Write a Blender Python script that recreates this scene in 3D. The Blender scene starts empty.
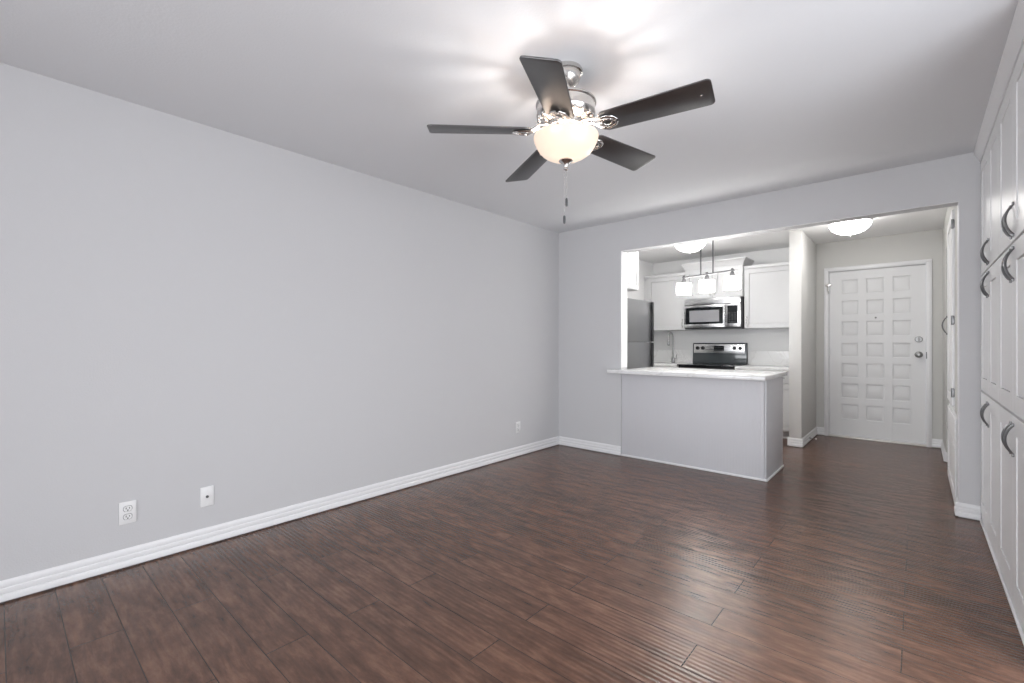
import bpy, bmesh, math
from math import sin, cos, pi, radians
from mathutils import Vector, Matrix

# ------------------------------------------------------------------ camera, world, fill lights, exposure
scene = bpy.context.scene
col = scene.collection
scene.view_settings.view_transform = 'Standard'
scene.view_settings.look = 'None'
scene.view_settings.gamma = 1.0
scene.view_settings.use_curve_mapping = False
scene.view_settings.exposure = 0.46

cam_data = bpy.data.cameras.new('camera')
cam_data.sensor_fit = 'HORIZONTAL'
cam_data.sensor_width = 36.0
cam_data.lens = 36.0 * 457.0 / 1024.0
cam_data.shift_y = 1.3 / 1024.0
cam_data.clip_start = 0.02
cam = bpy.data.objects.new('camera', cam_data)
col.objects.link(cam)
cam.location = (0.0, 0.0, 1.179)
cam.rotation_euler = (radians(90), 0, math.atan2(405, 457))
scene.camera = cam

world = bpy.data.worlds.new('world')
scene.world = world
world.use_nodes = True
world.node_tree.nodes['Background'].inputs[0].default_value = (0.75, 0.85, 1.0, 1)
world.node_tree.nodes['Background'].inputs[1].default_value = 1.0

H = 2.45            # ceiling height


def area_light(name, loc, rot, sx, sy, power, color):
    d = bpy.data.lights.new(name, 'AREA')
    d.shape = 'RECTANGLE'
    d.size, d.size_y = sx, sy
    d.energy = power
    d.color = color
    o = bpy.data.objects.new(name, d)
    col.objects.link(o)
    o.location, o.rotation_euler = loc, rot
    return o


def point_light(name, loc, radius, power, color):
    d = bpy.data.lights.new(name, 'POINT')
    d.energy, d.shadow_soft_size, d.color = power, radius, color
    o = bpy.data.objects.new(name, d)
    col.objects.link(o)
    o.location = loc
    return o


# added fill light, set in an unseen opening behind the camera
area_light('rear_fill', (-1.1, -4.42, 1.10), (radians(122), 0, 0), 3.4, 2.0, 170, (0.97, 0.98, 1.0))
# second added fill, at an unseen opening in the right wall before the pantry
area_light('side_fill', (0.90, 1.40, 1.02), (0, radians(76), 0), 1.80, 1.75, 42, (0.98, 0.985, 1.0))

# ------------------------------------------------------------------ materials


def new_mat(name):
    m = bpy.data.materials.new(name)
    m.use_nodes = True
    nt = m.node_tree
    return m, nt, nt.nodes['Principled BSDF']


def pmat(name, color, rough=0.5, metal=0.0, bump=0.0, scale=60.0, vary=0.0, spec=0.5, coat=0.0):
    m, nt, b = new_mat(name)
    b.inputs['Base Color'].default_value = (*color, 1)
    b.inputs['Roughness'].default_value = rough
    b.inputs['Metallic'].default_value = metal
    b.inputs['Specular IOR Level'].default_value = spec
    b.inputs['Coat Weight'].default_value = coat
    tc = nt.nodes.new('ShaderNodeTexCoord')
    n = nt.nodes.new('ShaderNodeTexNoise')
    n.inputs['Scale'].default_value = scale
    n.inputs['Detail'].default_value = 3
    nt.links.new(tc.outputs['Object'], n.inputs['Vector'])
    if vary:
        mx = nt.nodes.new('ShaderNodeMix')
        mx.data_type = 'RGBA'
        mx.inputs[6].default_value = (*[c * (1 - vary) for c in color], 1)
        mx.inputs[7].default_value = (*[min(1, c * (1 + vary)) for c in color], 1)
        nt.links.new(n.outputs['Fac'], mx.inputs[0])
        nt.links.new(mx.outputs[2], b.inputs['Base Color'])
    if bump:
        bp = nt.nodes.new('ShaderNodeBump')
        bp.inputs['Strength'].default_value = 0.6
        bp.inputs['Distance'].default_value = bump
        nt.links.new(n.outputs['Fac'], bp.inputs['Height'])
        nt.links.new(bp.outputs['Normal'], b.inputs['Normal'])
    return m


def brushed(name, color, rough, along=2):
    """brushed steel: noise stretched along one axis drives the roughness"""
    m, nt, b = new_mat(name)
    b.inputs['Base Color'].default_value = (*color, 1)
    b.inputs['Metallic'].default_value = 1.0
    tc = nt.nodes.new('ShaderNodeTexCoord')
    mp = nt.nodes.new('ShaderNodeMapping')
    s = [260, 260, 260]
    s[along] = 3
    mp.inputs['Scale'].default_value = s
    n = nt.nodes.new('ShaderNodeTexNoise')
    n.inputs['Scale'].default_value = 1
    mr = nt.nodes.new('ShaderNodeMapRange')
    mr.inputs['To Min'].default_value = rough - 0.07
    mr.inputs['To Max'].default_value = rough + 0.07
    nt.links.new(tc.outputs['Object'], mp.inputs['Vector'])
    nt.links.new(mp.outputs['Vector'], n.inputs['Vector'])
    nt.links.new(n.outputs['Fac'], mr.inputs['Value'])
    nt.links.new(mr.outputs['Result'], b.inputs['Roughness'])
    return m


def glow(name, color, strength, body=(0.9, 0.9, 0.88)):
    m, nt, b = new_mat(name)
    b.inputs['Base Color'].default_value = (*body, 1)
    b.inputs['Roughness'].default_value = 0.3
    b.inputs['Emission Color'].default_value = (*color, 1)
    b.inputs['Emission Strength'].default_value = strength
    return m


M = {}
M['wall'] = pmat('wall_paint', (0.58, 0.58, 0.592), 0.75, bump=0.0012, scale=140, spec=0.25)
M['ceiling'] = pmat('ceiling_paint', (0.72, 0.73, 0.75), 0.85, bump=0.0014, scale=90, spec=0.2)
M['kitchen_ceiling'] = pmat('kitchen_ceiling_brightened', (0.90, 0.90, 0.90), 0.85, bump=0.0014, scale=90, spec=0.2)  # ceiling paint lightened, standing in for light the kitchen lamps don't throw up
M['partition'] = pmat('partition_paint', (0.72, 0.715, 0.70), 0.6, bump=0.001, scale=140, spec=0.25)
M['hall'] = pmat('hall_paint', (0.60, 0.595, 0.575), 0.7, bump=0.0012, scale=140, spec=0.25)
M['trim'] = pmat('white_trim_paint', (0.80, 0.80, 0.81), 0.38, bump=0.0002, scale=30)
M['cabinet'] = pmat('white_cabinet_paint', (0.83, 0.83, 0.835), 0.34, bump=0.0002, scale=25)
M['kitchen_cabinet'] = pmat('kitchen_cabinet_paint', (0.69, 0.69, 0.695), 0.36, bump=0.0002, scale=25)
M['door'] = pmat('entry_door_paint', (0.73, 0.73, 0.735), 0.42, bump=0.0004, scale=50)
M['nickel'] = brushed('brushed_nickel', (0.62, 0.60, 0.58), 0.24, 2)
M['nickel_dark'] = brushed('satin_nickel_pull', (0.20, 0.20, 0.205), 0.33, 2)
M['door_metal'] = pmat('satin_door_metal', (0.30, 0.30, 0.295), 0.38, metal=0.75, vary=0.1)
M['faucet'] = brushed('faucet_chrome', (0.42, 0.42, 0.43), 0.2, 2)
M['steel'] = brushed('stainless_steel', (0.72, 0.72, 0.73), 0.27, 0)
M['fridge'] = brushed('fridge_steel', (0.42, 0.425, 0.435), 0.34, 2)
M['black'] = pmat('black_plastic', (0.015, 0.015, 0.017), 0.35, vary=0.3)
M['dark_grey'] = pmat('dark_grey_plastic', (0.06, 0.062, 0.066), 0.4, vary=0.2)
M['black_glass'] = pmat('black_glass', (0.012, 0.014, 0.016), 0.06, vary=0.2, scale=8)
M['backguard'] = pmat('smoked_glass_backguard', (0.075, 0.085, 0.09), 0.12, vary=0.15, scale=8)
M['window_glass'] = pmat('oven_window_mesh', (0.30, 0.30, 0.315), 0.25, vary=0.08, scale=200)
M['plastic'] = pmat('white_plastic', (0.80, 0.80, 0.80), 0.35, bump=0.0001)
M['slot'] = pmat('socket_slot', (0.02, 0.02, 0.02), 0.6, vary=0.2)
M['kitchen_wall'] = pmat('kitchen_wall_paint', (0.84, 0.84, 0.84), 0.7, bump=0.001, scale=140, spec=0.25)
M['outside'] = pmat('threshold_metal', (0.75, 0.72, 0.68), 0.35, metal=0.3, bump=0.0002)

# dark espresso blade
m, nt, b = new_mat('espresso_blade')
M['pendant_metal'] = pmat('grey_pendant_metal', (0.11, 0.11, 0.115), 0.55, metal=0.3, vary=0.1)
tc = nt.nodes.new('ShaderNodeTexCoord')
mp = nt.nodes.new('ShaderNodeMapping')
mp.inputs['Scale'].default_value = (20, 20, 20)
n = nt.nodes.new('ShaderNodeTexNoise')
n.inputs['Scale'].default_value = 3
n.inputs['Detail'].default_value = 6
cr = nt.nodes.new('ShaderNodeValToRGB')
cr.color_ramp.elements[0].color = (0.010, 0.009, 0.009, 1)
cr.color_ramp.elements[1].color = (0.028, 0.025, 0.024, 1)
nt.links.new(tc.outputs['Object'], mp.inputs['Vector'])
nt.links.new(mp.outputs['Vector'], n.inputs['Vector'])
nt.links.new(n.outputs['Fac'], cr.inputs['Fac'])
nt.links.new(cr.outputs['Color'], b.inputs['Base Color'])
b.inputs['Roughness'].default_value = 0.32
b.inputs['IOR'].default_value = 2.2
M['blade'] = m

# frosted warm glass bowl: thin, light from the bulbs inside comes through it
m, nt, b = new_mat('frosted_bowl_glass')
out = nt.nodes['Material Output']
tr = nt.nodes.new('ShaderNodeBsdfTranslucent')
tr.inputs['Color'].default_value = (0.93, 0.74, 0.60, 1)
mix = nt.nodes.new('ShaderNodeMixShader')
mix.inputs[0].default_value = 0.62
b.inputs['Base Color'].default_value = (0.55, 0.45, 0.37, 1)
b.inputs['Emission Color'].default_value = (1.0, 0.78, 0.62, 1)
b.inputs['Emission Strength'].default_value = 0.36
b.inputs['Roughness'].default_value = 0.22
nz = nt.nodes.new('ShaderNodeTexNoise')
nz.inputs['Scale'].default_value = 9
nz.inputs['Detail'].default_value = 4
mr = nt.nodes.new('ShaderNodeMapRange')
mr.inputs['To Min'].default_value = 0.0055
mr.inputs['To Max'].default_value = 0.0085
nt.links.new(nz.outputs['Fac'], mr.inputs['Value'])
nt.links.new(mr.outputs['Result'], mix.inputs[0])
nt.links.new(b.outputs[0], mix.inputs[1])
nt.links.new(tr.outputs[0], mix.inputs[2])
nt.links.new(mix.outputs[0], out.inputs['Surface'])
M['bowl'] = m

M['dome'] = glow('lit_dome_glass', (1.0, 0.99, 0.975), 27.0)
M['hall_dome'] = glow('lit_hall_dome_glass', (1.0, 0.98, 0.95), 15.0)
M['shade'] = glow('lit_pendant_glass', (1.0, 0.985, 0.95), 18.0)

# white quartz with grey veins
m, nt, b = new_mat('veined_quartz')
tc = nt.nodes.new('ShaderNodeTexCoord')
n1 = nt.nodes.new('ShaderNodeTexNoise')
n1.inputs['Scale'].default_value = 1.6
n1.inputs['Detail'].default_value = 6
n1.inputs['Distortion'].default_value = 1.6
sub = nt.nodes.new('ShaderNodeMath')
sub.operation = 'SUBTRACT'
sub.inputs[1].default_value = 0.5
ab = nt.nodes.new('ShaderNodeMath')
ab.operation = 'ABSOLUTE'
cr = nt.nodes.new('ShaderNodeValToRGB')
cr.color_ramp.elements[0].position = 0.0
cr.color_ramp.elements[0].color = (0.75, 0.745, 0.74, 1)
cr.color_ramp.elements[1].position = 0.022
cr.color_ramp.elements[1].color = (0.84, 0.84, 0.84, 1)
nt.links.new(tc.outputs['Object'], n1.inputs['Vector'])
nt.links.new(n1.outputs['Fac'], sub.inputs[0])
nt.links.new(sub.outputs[0], ab.inputs[0])
nt.links.new(ab.outputs[0], cr.inputs['Fac'])
nt.links.new(cr.outputs['Color'], b.inputs['Base Color'])
b.inputs['Roughness'].default_value = 0.14
M['quartz'] = m

# beadboard: fine vertical grooves
m, nt, b = new_mat('beadboard_paint')
b.inputs['Base Color'].default_value = (0.61, 0.61, 0.635, 1)
b.inputs['Roughness'].default_value = 0.5
tc = nt.nodes.new('ShaderNodeTexCoord')
sp = nt.nodes.new('ShaderNodeSeparateXYZ')
ad = nt.nodes.new('ShaderNodeMath')
ad.operation = 'ADD'
mu = nt.nodes.new('ShaderNodeMath')
mu.operation = 'MULTIPLY'
mu.inputs[1].default_value = 2 * pi / 0.026
sn = nt.nodes.new('ShaderNodeMath')
sn.operation = 'SINE'
bp = nt.nodes.new('ShaderNodeBump')
bp.inputs['Strength'].default_value = 0.35
bp.inputs['Distance'].default_value = 0.0012
nt.links.new(tc.outputs['Object'], sp.inputs[0])
nt.links.new(sp.outputs['X'], ad.inputs[0])
nt.links.new(sp.outputs['Y'], ad.inputs[1])
nt.links.new(ad.outputs[0], mu.inputs[0])
nt.links.new(mu.outputs[0], sn.inputs[0])
nt.links.new(sn.outputs[0], bp.inputs['Height'])
nt.links.new(bp.outputs['Normal'], b.inputs['Normal'])
M['beadboard'] = m


def floor_material():
    """ribbed dark laminate planks, 1.2 m x 0.163 m, half-bond, running along X"""
    m, nt, b = new_mat('ribbed_walnut_laminate')
    L = nt.links.new
    N = nt.nodes.new
    geo = N('ShaderNodeNewGeometry')
    mp = N('ShaderNodeMapping')
    mp.inputs['Location'].default_value = (0.043, -2.305, 0)
    L(geo.outputs['Position'], mp.inputs['Vector'])
    br = N('ShaderNodeTexBrick')
    br.offset = 0.5
    br.offset_frequency = 2
    br.inputs['Scale'].default_value = 1.0
    br.inputs['Brick Width'].default_value = 1.2
    br.inputs['Row Height'].default_value = 0.163
    br.inputs['Mortar Size'].default_value = 0.0020
    br.inputs['Mortar Smooth'].default_value = 0.2
    br.inputs['Color1'].default_value = (0, 0, 0, 1)
    br.inputs['Color2'].default_value = (1, 1, 1, 1)
    br.inputs['Mortar'].default_value = (0.5, 0.5, 0.5, 1)
    L(mp.outputs['Vector'], br.inputs['Vector'])
    # grain: noise stretched along the plank, shifted per plank
    comb = N('ShaderNodeVectorMath')
    comb.operation = 'MULTIPLY_ADD'
    comb.inputs[1].default_value = (2.2, 14, 1)
    L(mp.outputs['Vector'], comb.inputs[0])
    off = N('ShaderNodeVectorMath')
    off.operation = 'SCALE'
    off.inputs['Scale'].default_value = 37.0
    L(br.outputs['Color'], off.inputs[0])
    L(off.outputs[0], comb.inputs[2])
    g1 = N('ShaderNodeTexNoise')
    g1.inputs['Scale'].default_value = 1.6
    g1.inputs['Detail'].default_value = 8
    g1.inputs['Roughness'].default_value = 0.65
    g1.inputs['Distortion'].default_value = 0.6
    L(comb.outputs[0], g1.inputs['Vector'])
    # blotchy wear, nearly isotropic
    g2 = N('ShaderNodeTexNoise')
    g2.inputs['Scale'].default_value = 12.0
    g2.inputs['Detail'].default_value = 10
    g2.inputs['Roughness'].default_value = 0.7
    mp2 = N('ShaderNodeMapping')
    mp2.inputs['Scale'].default_value = (0.55, 1.5, 1)
    L(mp.outputs['Vector'], mp2.inputs['Vector'])
    L(mp2.outputs['Vector'], g2.inputs['Vector'])
    mixf = N('ShaderNodeMix')
    mixf.data_type = 'FLOAT'
    mixf.inputs[0].default_value = 0.5
    L(g1.outputs['Fac'], mixf.inputs[2])
    L(g2.outputs['Fac'], mixf.inputs[3])
    cr = N('ShaderNodeValToRGB')
    e = cr.color_ramp.elements
    e[0].position = 0.31
    e[0].color = (0.038, 0.0175, 0.0108, 1)
    e[1].position = 0.69
    e[1].color = (0.225, 0.118, 0.078, 1)
    k = e.new(0.5)
    k.color = (0.113, 0.0555, 0.0355, 1)
    L(mixf.outputs[0], cr.inputs['Fac'])
    # plank to plank tone
    tone = N('ShaderNodeMapRange')
    tone.inputs['To Min'].default_value = 0.86
    tone.inputs['To Max'].default_value = 1.14
    L(br.outputs['Color'], tone.inputs['Value'])
    mul = N('ShaderNodeVectorMath')
    mul.operation = 'SCALE'
    L(cr.outputs['Color'], mul.inputs[0])
    L(tone.outputs['Result'], mul.inputs['Scale'])
    seam = N('ShaderNodeMix')
    seam.data_type = 'RGBA'
    seam.inputs[7].default_value = (0.036, 0.022, 0.017, 1)
    L(br.outputs['Fac'], seam.inputs[0])
    L(mul.outputs[0], seam.inputs[6])
    L(seam.outputs[2], b.inputs['Base Color'])
    # ribs: seven to a plank, on the plank's length
    sp = N('ShaderNodeSeparateXYZ')
    L(mp.outputs['Vector'], sp.inputs[0])
    mu = N('ShaderNodeMath')
    mu.operation = 'MULTIPLY'
    mu.inputs[1].default_value = 2 * pi * 7 / 0.163
    L(sp.outputs['Y'], mu.inputs[0])
    sn = N('ShaderNodeMath')
    sn.operation = 'SINE'
    L(mu.outputs[0], sn.inputs[0])
    ramp = N('ShaderNodeMath')          # how deep the ribs are changes over the floor
    ramp.operation = 'MULTIPLY'
    rv = N('ShaderNodeMapRange')
    rv.inputs['From Min'].default_value = 0.3
    rv.inputs['From Max'].default_value = 0.7
    rv.inputs['To Min'].default_value = 0.35
    rv.inputs['To Max'].default_value = 1.0
    L(g2.outputs['Fac'], rv.inputs['Value'])
    L(sn.outputs[0], ramp.inputs[0])
    L(rv.outputs['Result'], ramp.inputs[1])
    b1 = N('ShaderNodeBump')
    b1.inputs['Strength'].default_value = 1.0
    b1.inputs['Distance'].default_value = RIB
    L(ramp.outputs[0], b1.inputs['Height'])
    b2 = N('ShaderNodeBump')
    b2.inputs['Strength'].default_value = 1.0
    b2.inputs['Distance'].default_value = 0.0003
    L(g1.outputs['Fac'], b2.inputs['Height'])
    L(b1.outputs['Normal'], b2.inputs['Normal'])
    b3 = N('ShaderNodeBump')
    b3.invert = True
    b3.inputs['Strength'].default_value = 0.6
    b3.inputs['Distance'].default_value = 0.001
    L(br.outputs['Fac'], b3.inputs['Height'])
    L(b2.outputs['Normal'], b3.inputs['Normal'])
    L(b3.outputs['Normal'], b.inputs['Normal'])
    rr = N('ShaderNodeMapRange')
    rr.inputs['To Min'].default_value = 0.18
    rr.inputs['To Max'].default_value = 0.30
    L(g2.outputs['Fac'], rr.inputs['Value'])
    L(rr.outputs['Result'], b.inputs['Roughness'])
    b.inputs['Specular IOR Level'].default_value = 0.50
    return m


RIB = 0.00058
M['floor'] = floor_material()

# ------------------------------------------------------------------ mesh helpers


class MB:
    """collects shapes in world coordinates; build() links them as ONE mesh object"""

    def __init__(self):
        self.bm = bmesh.new()

    def _merge(self, tmp, mtx=None):
        if mtx is not None:
            bmesh.ops.transform(tmp, matrix=mtx, verts=tmp.verts)
        me = bpy.data.meshes.new('tmp')
        tmp.to_mesh(me)
        tmp.free()
        self.bm.from_mesh(me)
        bpy.data.meshes.remove(me)
        return self

    def box(self, x0, x1, y0, y1, z0, z1, bev=0.0, seg=2, mtx=None):
        t = bmesh.new()
        bmesh.ops.create_cube(t, size=1)
        x0, x1 = min(x0, x1), max(x0, x1)
        y0, y1 = min(y0, y1), max(y0, y1)
        z0, z1 = min(z0, z1), max(z0, z1)
        for v in t.verts:
            v.co = Vector(((x0 + x1) / 2 + v.co.x * (x1 - x0), (y0 + y1) / 2 + v.co.y * (y1 - y0), (z0 + z1) / 2 + v.co.z * (z1 - z0)))
        if bev > 0:
            bev = min(bev, 0.45 * min(x1 - x0, y1 - y0, z1 - z0))
            bmesh.ops.bevel(t, geom=list(t.edges), offset=bev, segments=seg, profile=0.5, affect='EDGES')
        return self._merge(t, mtx)

    def lathe(self, prof, center=(0, 0, 0), seg=48, mtx=None, closed=False):
        """prof: (r, z) pairs; spun round Z through center"""
        t = bmesh.new()
        rings = []
        for r, z in prof:
            if r < 1e-6:
                rings.append([t.verts.new((0, 0, z))])
            else:
                rings.append([t.verts.new((r * cos(2 * pi * i / seg), r * sin(2 * pi * i / seg), z)) for i in range(seg)])
        pairs = list(zip(rings, rings[1:])) + ([(rings[-1], rings[0])] if closed else [])
        for a, b_ in pairs:
            for i in range(seg):
                j = (i + 1) % seg
                if len(a) == 1 and len(b_) == 1:
                    continue
                if len(a) == 1:
                    t.faces.new((a[0], b_[i], b_[j]))
                elif len(b_) == 1:
                    t.faces.new((a[i], a[j], b_[0]))
                else:
                    t.faces.new((a[i], a[j], b_[j], b_[i]))
        bmesh.ops.recalc_face_normals(t, faces=t.faces)
        mt = Matrix.Translation(Vector(center))
        return self._merge(t, mt if mtx is None else mtx @ mt)

    def tube(self, pts, rx, ry=None, seg=10, up=(0, 0, 1), mtx=None, closed=False):
        """sweep of an ellipse (rx sideways, ry along 'up') along a polyline; rx may be a list"""
        t = bmesh.new()
        pts = [Vector(p) for p in pts]
        n = len(pts)
        up = Vector(up)
        rings = []
        for i, p in enumerate(pts):
            if closed:
                d = pts[(i + 1) % n] - pts[i - 1]
            else:
                d = pts[min(i + 1, n - 1)] - pts[max(i - 1, 0)]
            d.normalize()
            s = d.cross(up)
            if s.length < 1e-4:
                s = d.cross(Vector((1, 0, 0)))
            s.normalize()
            u = s.cross(d)
            a = rx[i] if isinstance(rx, (list, tuple)) else rx
            c = a if ry is None else (ry[i] if isinstance(ry, (list, tuple)) else ry)
            rings.append([t.verts.new(p + s * (a * cos(2 * pi * k / seg)) + u * (c * sin(2 * pi * k / seg))) for k in range(seg)])
        for i in range(n if closed else n - 1):
            a, b_ = rings[i], rings[(i + 1) % n]
            for k in range(seg):
                l = (k + 1) % seg
                t.faces.new((a[k], a[l], b_[l], b_[k]))
        if not closed:
            t.faces.new(rings[0])
            t.faces.new(list(reversed(rings[-1])))
        bmesh.ops.recalc_face_normals(t, faces=t.faces)
        return self._merge(t, mtx)

    def cyl(self, p0, p1, r, seg=24, r1=None):
        return self.tube([p0, p1], [r, r if r1 is None else r1], None, seg)

    def prism(self, outline, lo, hi, axis=2, bev=0.0, mtx=None):
        """outline: 2D points in the two other axes (x,y / x,z / y,z), extruded along axis"""
        t = bmesh.new()

        def P(a, b_, c):
            return (a, b_, c) if axis == 2 else ((a, c, b_) if axis == 1 else (c, a, b_))
        v0 = [t.verts.new(P(a, b_, lo)) for a, b_ in outline]
        v1 = [t.verts.new(P(a, b_, hi)) for a, b_ in outline]
        t.faces.new(v0)
        t.faces.new(list(reversed(v1)))
        n = len(outline)
        for i in range(n):
            j = (i + 1) % n
            t.faces.new((v0[i], v0[j], v1[j], v1[i]))
        bmesh.ops.recalc_face_normals(t, faces=t.faces)
        if bev > 0:
            bmesh.ops.bevel(t, geom=list(t.edges), offset=bev, segments=2, profile=0.5, affect='EDGES')
        return self._merge(t, mtx)

    def build(self, name, mat, parent=None, label=None, sharp=38):
        cs = [v.co for v in self.bm.verts]
        lo = Vector((min(c.x for c in cs), min(c.y for c in cs), min(c.z for c in cs)))
        hi = Vector((max(c.x for c in cs), max(c.y for c in cs), max(c.z for c in cs)))
        org = Vector(((lo.x + hi.x) / 2, (lo.y + hi.y) / 2, lo.z))
        bmesh.ops.translate(self.bm, vec=-org, verts=self.bm.verts)
        me = bpy.data.meshes.new(name)
        self.bm.to_mesh(me)
        self.bm.free()
        me.shade_smooth()
        me.set_sharp_from_angle(angle=radians(sharp))
        me.materials.append(mat)
        o = bpy.data.objects.new(name, me)
        col.objects.link(o)
        base = Vector((0, 0, 0))
        if parent is not None:
            o.parent = parent
            base = wloc(parent)
        o.location = org - base
        if label:
            o['label'] = label
        return o


def wloc(o):
    v = Vector(o.location)
    while o.parent is not None:
        o = o.parent
        v = v + Vector(o.location)
    return v


def tag(o, label, cat, group=None):
    o['label'], o['category'] = label, cat
    if group:
        o['group'] = group
    return o


def thing(name, loc, label, cat, group=None):
    o = bpy.data.objects.new(name, None)
    o.empty_display_size = 0.1
    col.objects.link(o)
    o.location = loc
    return tag(o, label, cat, group)


def struct(o):
    o['kind'] = 'structure'
    return o


def frame_mtx(origin, ex, ey, ez):
    m_ = Matrix.Identity(4)
    for i, v in enumerate((ex, ey, ez)):
        for r in range(3):
            m_[r][i] = v[r]
    for r in range(3):
        m_[r][3] = origin[r]
    return m_


# faces are modelled in a local frame: x along the width, y out of the face (towards the viewer), z up
def face_y(x, y, z=0):      # face looking along -Y
    return frame_mtx((x, y, z), (1, 0, 0), (0, -1, 0), (0, 0, 1))


def face_x(x, y, z=0):      # face looking along -X ; local x runs along -Y
    return frame_mtx((x, y, z), (0, -1, 0), (-1, 0, 0), (0, 0, 1))


def face_xp(x, y, z=0):     # face looking along +X ; local x runs along +Y
    return frame_mtx((x, y, z), (0, 1, 0), (1, 0, 0), (0, 0, 1))


def shaker(mb, mtx, x0, x1, z0, z1, t=0.020, st=0.08, rec=0.009, gr=0.0035):
    """shaker door: stiles, rails and a recessed panel"""
    mb.box(x0, x0 + st, 0, t, z0, z1, 0.0015, 1, mtx)
    mb.box(x1 - st, x1, 0, t, z0, z1, 0.0015, 1, mtx)
    mb.box(x0 + st, x1 - st, 0, t, z0, z0 + st, 0.0015, 1, mtx)
    mb.box(x0 + st, x1 - st, 0, t, z1 - st, z1, 0.0015, 1, mtx)
    mb.box(x0 + st - 0.004, x1 - st + 0.004, 0, 0.0008, z0 + st - 0.004, z1 - st + 0.004, 0, 1, mtx)
    mb.box(x0 + st + gr, x1 - st - gr, 0.001, t - rec, z0 + st + gr, z1 - st - gr, 0.0012, 1, mtx)
    return mb


def bow_pull(mb, mtx, x, za, zb, y0, out=0.027, w=0.0075, t=0.0045):
    """bow cabinet pull, attached at za and zb"""
    n = 17
    pts = []
    for i in range(n):
        f = i / (n - 1)
        pts.append((x, y0 + out * sin(pi * f) ** 0.8 if 0 < f < 1 else y0, za + (zb - za) * f))
    mb.tube(pts, w, t, 10, (0, 1, 0), mtx)
    # two grooved bars along the back of the bow
    for s in (-1, 1):
        mb.tube([(p[0] + s * w * 0.75, p[1] + t * 0.7, p[2]) for p in pts[1:-1]], 0.0026, None, 8, (0, 1, 0), mtx)
    for z in (za, zb):
        mb.box(x - w, x + w, y0, y0 + 0.008, z - 0.007, z + 0.007, 0.002, 2, mtx)
    return mb


def slim_pull(mb, mtx, x, za, zb, y0, out=0.028, r=0.0045):
    mb.tube([(x, y0 + out, za - 0.012), (x, y0 + out, zb + 0.012)], r, None, 10, (0, 1, 0), mtx)
    for z in (za, zb):
        mb.tube([(x, y0, z), (x, y0 + out, z)], r * 1.1, None, 10, (0, 0, 1), mtx)
    return mb


# ------------------------------------------------------------------ the setting
XL, YB, XF = -3.11, 4.323, 0.316        # left wall, back wall, pantry faces
YK = 7.0                                # far wall of kitchen and hall
OL, OR_, OT = -2.311, 0.213, 2.137      # opening in the back wall
WT = 0.13
YR = -4.5                              # wall behind the camera
KL = -3.17                              # kitchen's left wall

mb = MB()
mb.box(-3.5, 1.3, YR - 0.3, 7.4, -0.06, 0.0)
struct(mb.build('floor', M['floor']))
mb = MB()
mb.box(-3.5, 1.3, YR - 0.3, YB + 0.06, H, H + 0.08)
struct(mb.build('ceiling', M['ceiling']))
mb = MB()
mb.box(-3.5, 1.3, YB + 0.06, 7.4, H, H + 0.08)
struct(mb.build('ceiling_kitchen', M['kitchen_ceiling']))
mb = MB()
mb.box(XL - 0.1, XL, YR - 0.1, YB + WT - 0.001, 0, H)
struct(mb.build('wall_left', M['wall']))

# back wall with the wide opening: one wall, jambs and header
mb = MB()
mb.box(XL, OL, YB, YB + WT, 0, H)
mb.box(OR_, 1.05, YB, YB + WT, 0, H)
mb.box(OL, OR_, YB, YB + WT, OT, H)
struct(mb.build('wall_back', M['wall']))
# white lining of the opening (jambs and head) with a rounded corner bead
mb = MB()
e = 0.003
mb.box(OL - 0.001, OL + e, YB - e, YB + WT + e, 0.92, OT, 0.0012)
mb.box(OL, OR_, YB - e, YB + 0.012, OT - e, OT + 0.001, 0.0012)
mb.box(OR_ - e, OR_ + 0.001, YB - e, YB + WT + e, 0.0, OT, 0.0012)
struct(mb.build('trim_1', M['trim']))

mb = MB()
mb.box(0.93, 1.03, YR - 0.1, 0.45, 0, H)
mb.box(0.93, 1.03, 2.35, YB, 0, H)
mb.box(0.93, 1.03, 0.45, 2.35, 2.14, H)  # lintel of the opening added for the side fill
struct(mb.build('wall_right', M['wall']))
# wall behind the camera, with a wide opening added for the fill light
mb = MB()
mb.box(XL, -2.84, YR - 0.1, YR, 0, H)
mb.box(0.64, 0.93, YR - 0.1, YR, 0, H)
mb.box(-2.84, 0.64, YR - 0.1, YR, 2.14, H)
mb.box(XL, -2.25, -1.7, -1.6, 0, H)     # unseen stub, added to shade the near end of the left wall
struct(mb.build('wall_rear', M['wall']))
mb = MB()
for x in (-2.84, -1.12, 0.59):
    mb.box(x, x + 0.05, YR - 0.08, YR - 0.02, 0, 2.14, 0.004)
mb.box(-2.79, 0.59, YR - 0.08, YR - 0.02, 2.08, 2.14, 0.004)
mb.box(-2.79, 0.59, YR - 0.08, YR - 0.02, 0.0, 0.06, 0.004)
struct(mb.build('added_window_1', M['trim']))  # unseen frame added round the rear fill light

mb = MB()
for y in (0.45, 1.375, 2.30):
    mb.box(0.945, 1.005, y, y + 0.05, 0, 2.14, 0.004)
mb.box(0.945, 1.005, 0.50, 2.30, 2.08, 2.14, 0.004)
mb.box(0.945, 1.005, 0.50, 2.30, 0.0, 0.06, 0.004)
struct(mb.build('added_window_2', M['trim']))  # unseen frame added round the side fill light

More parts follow.
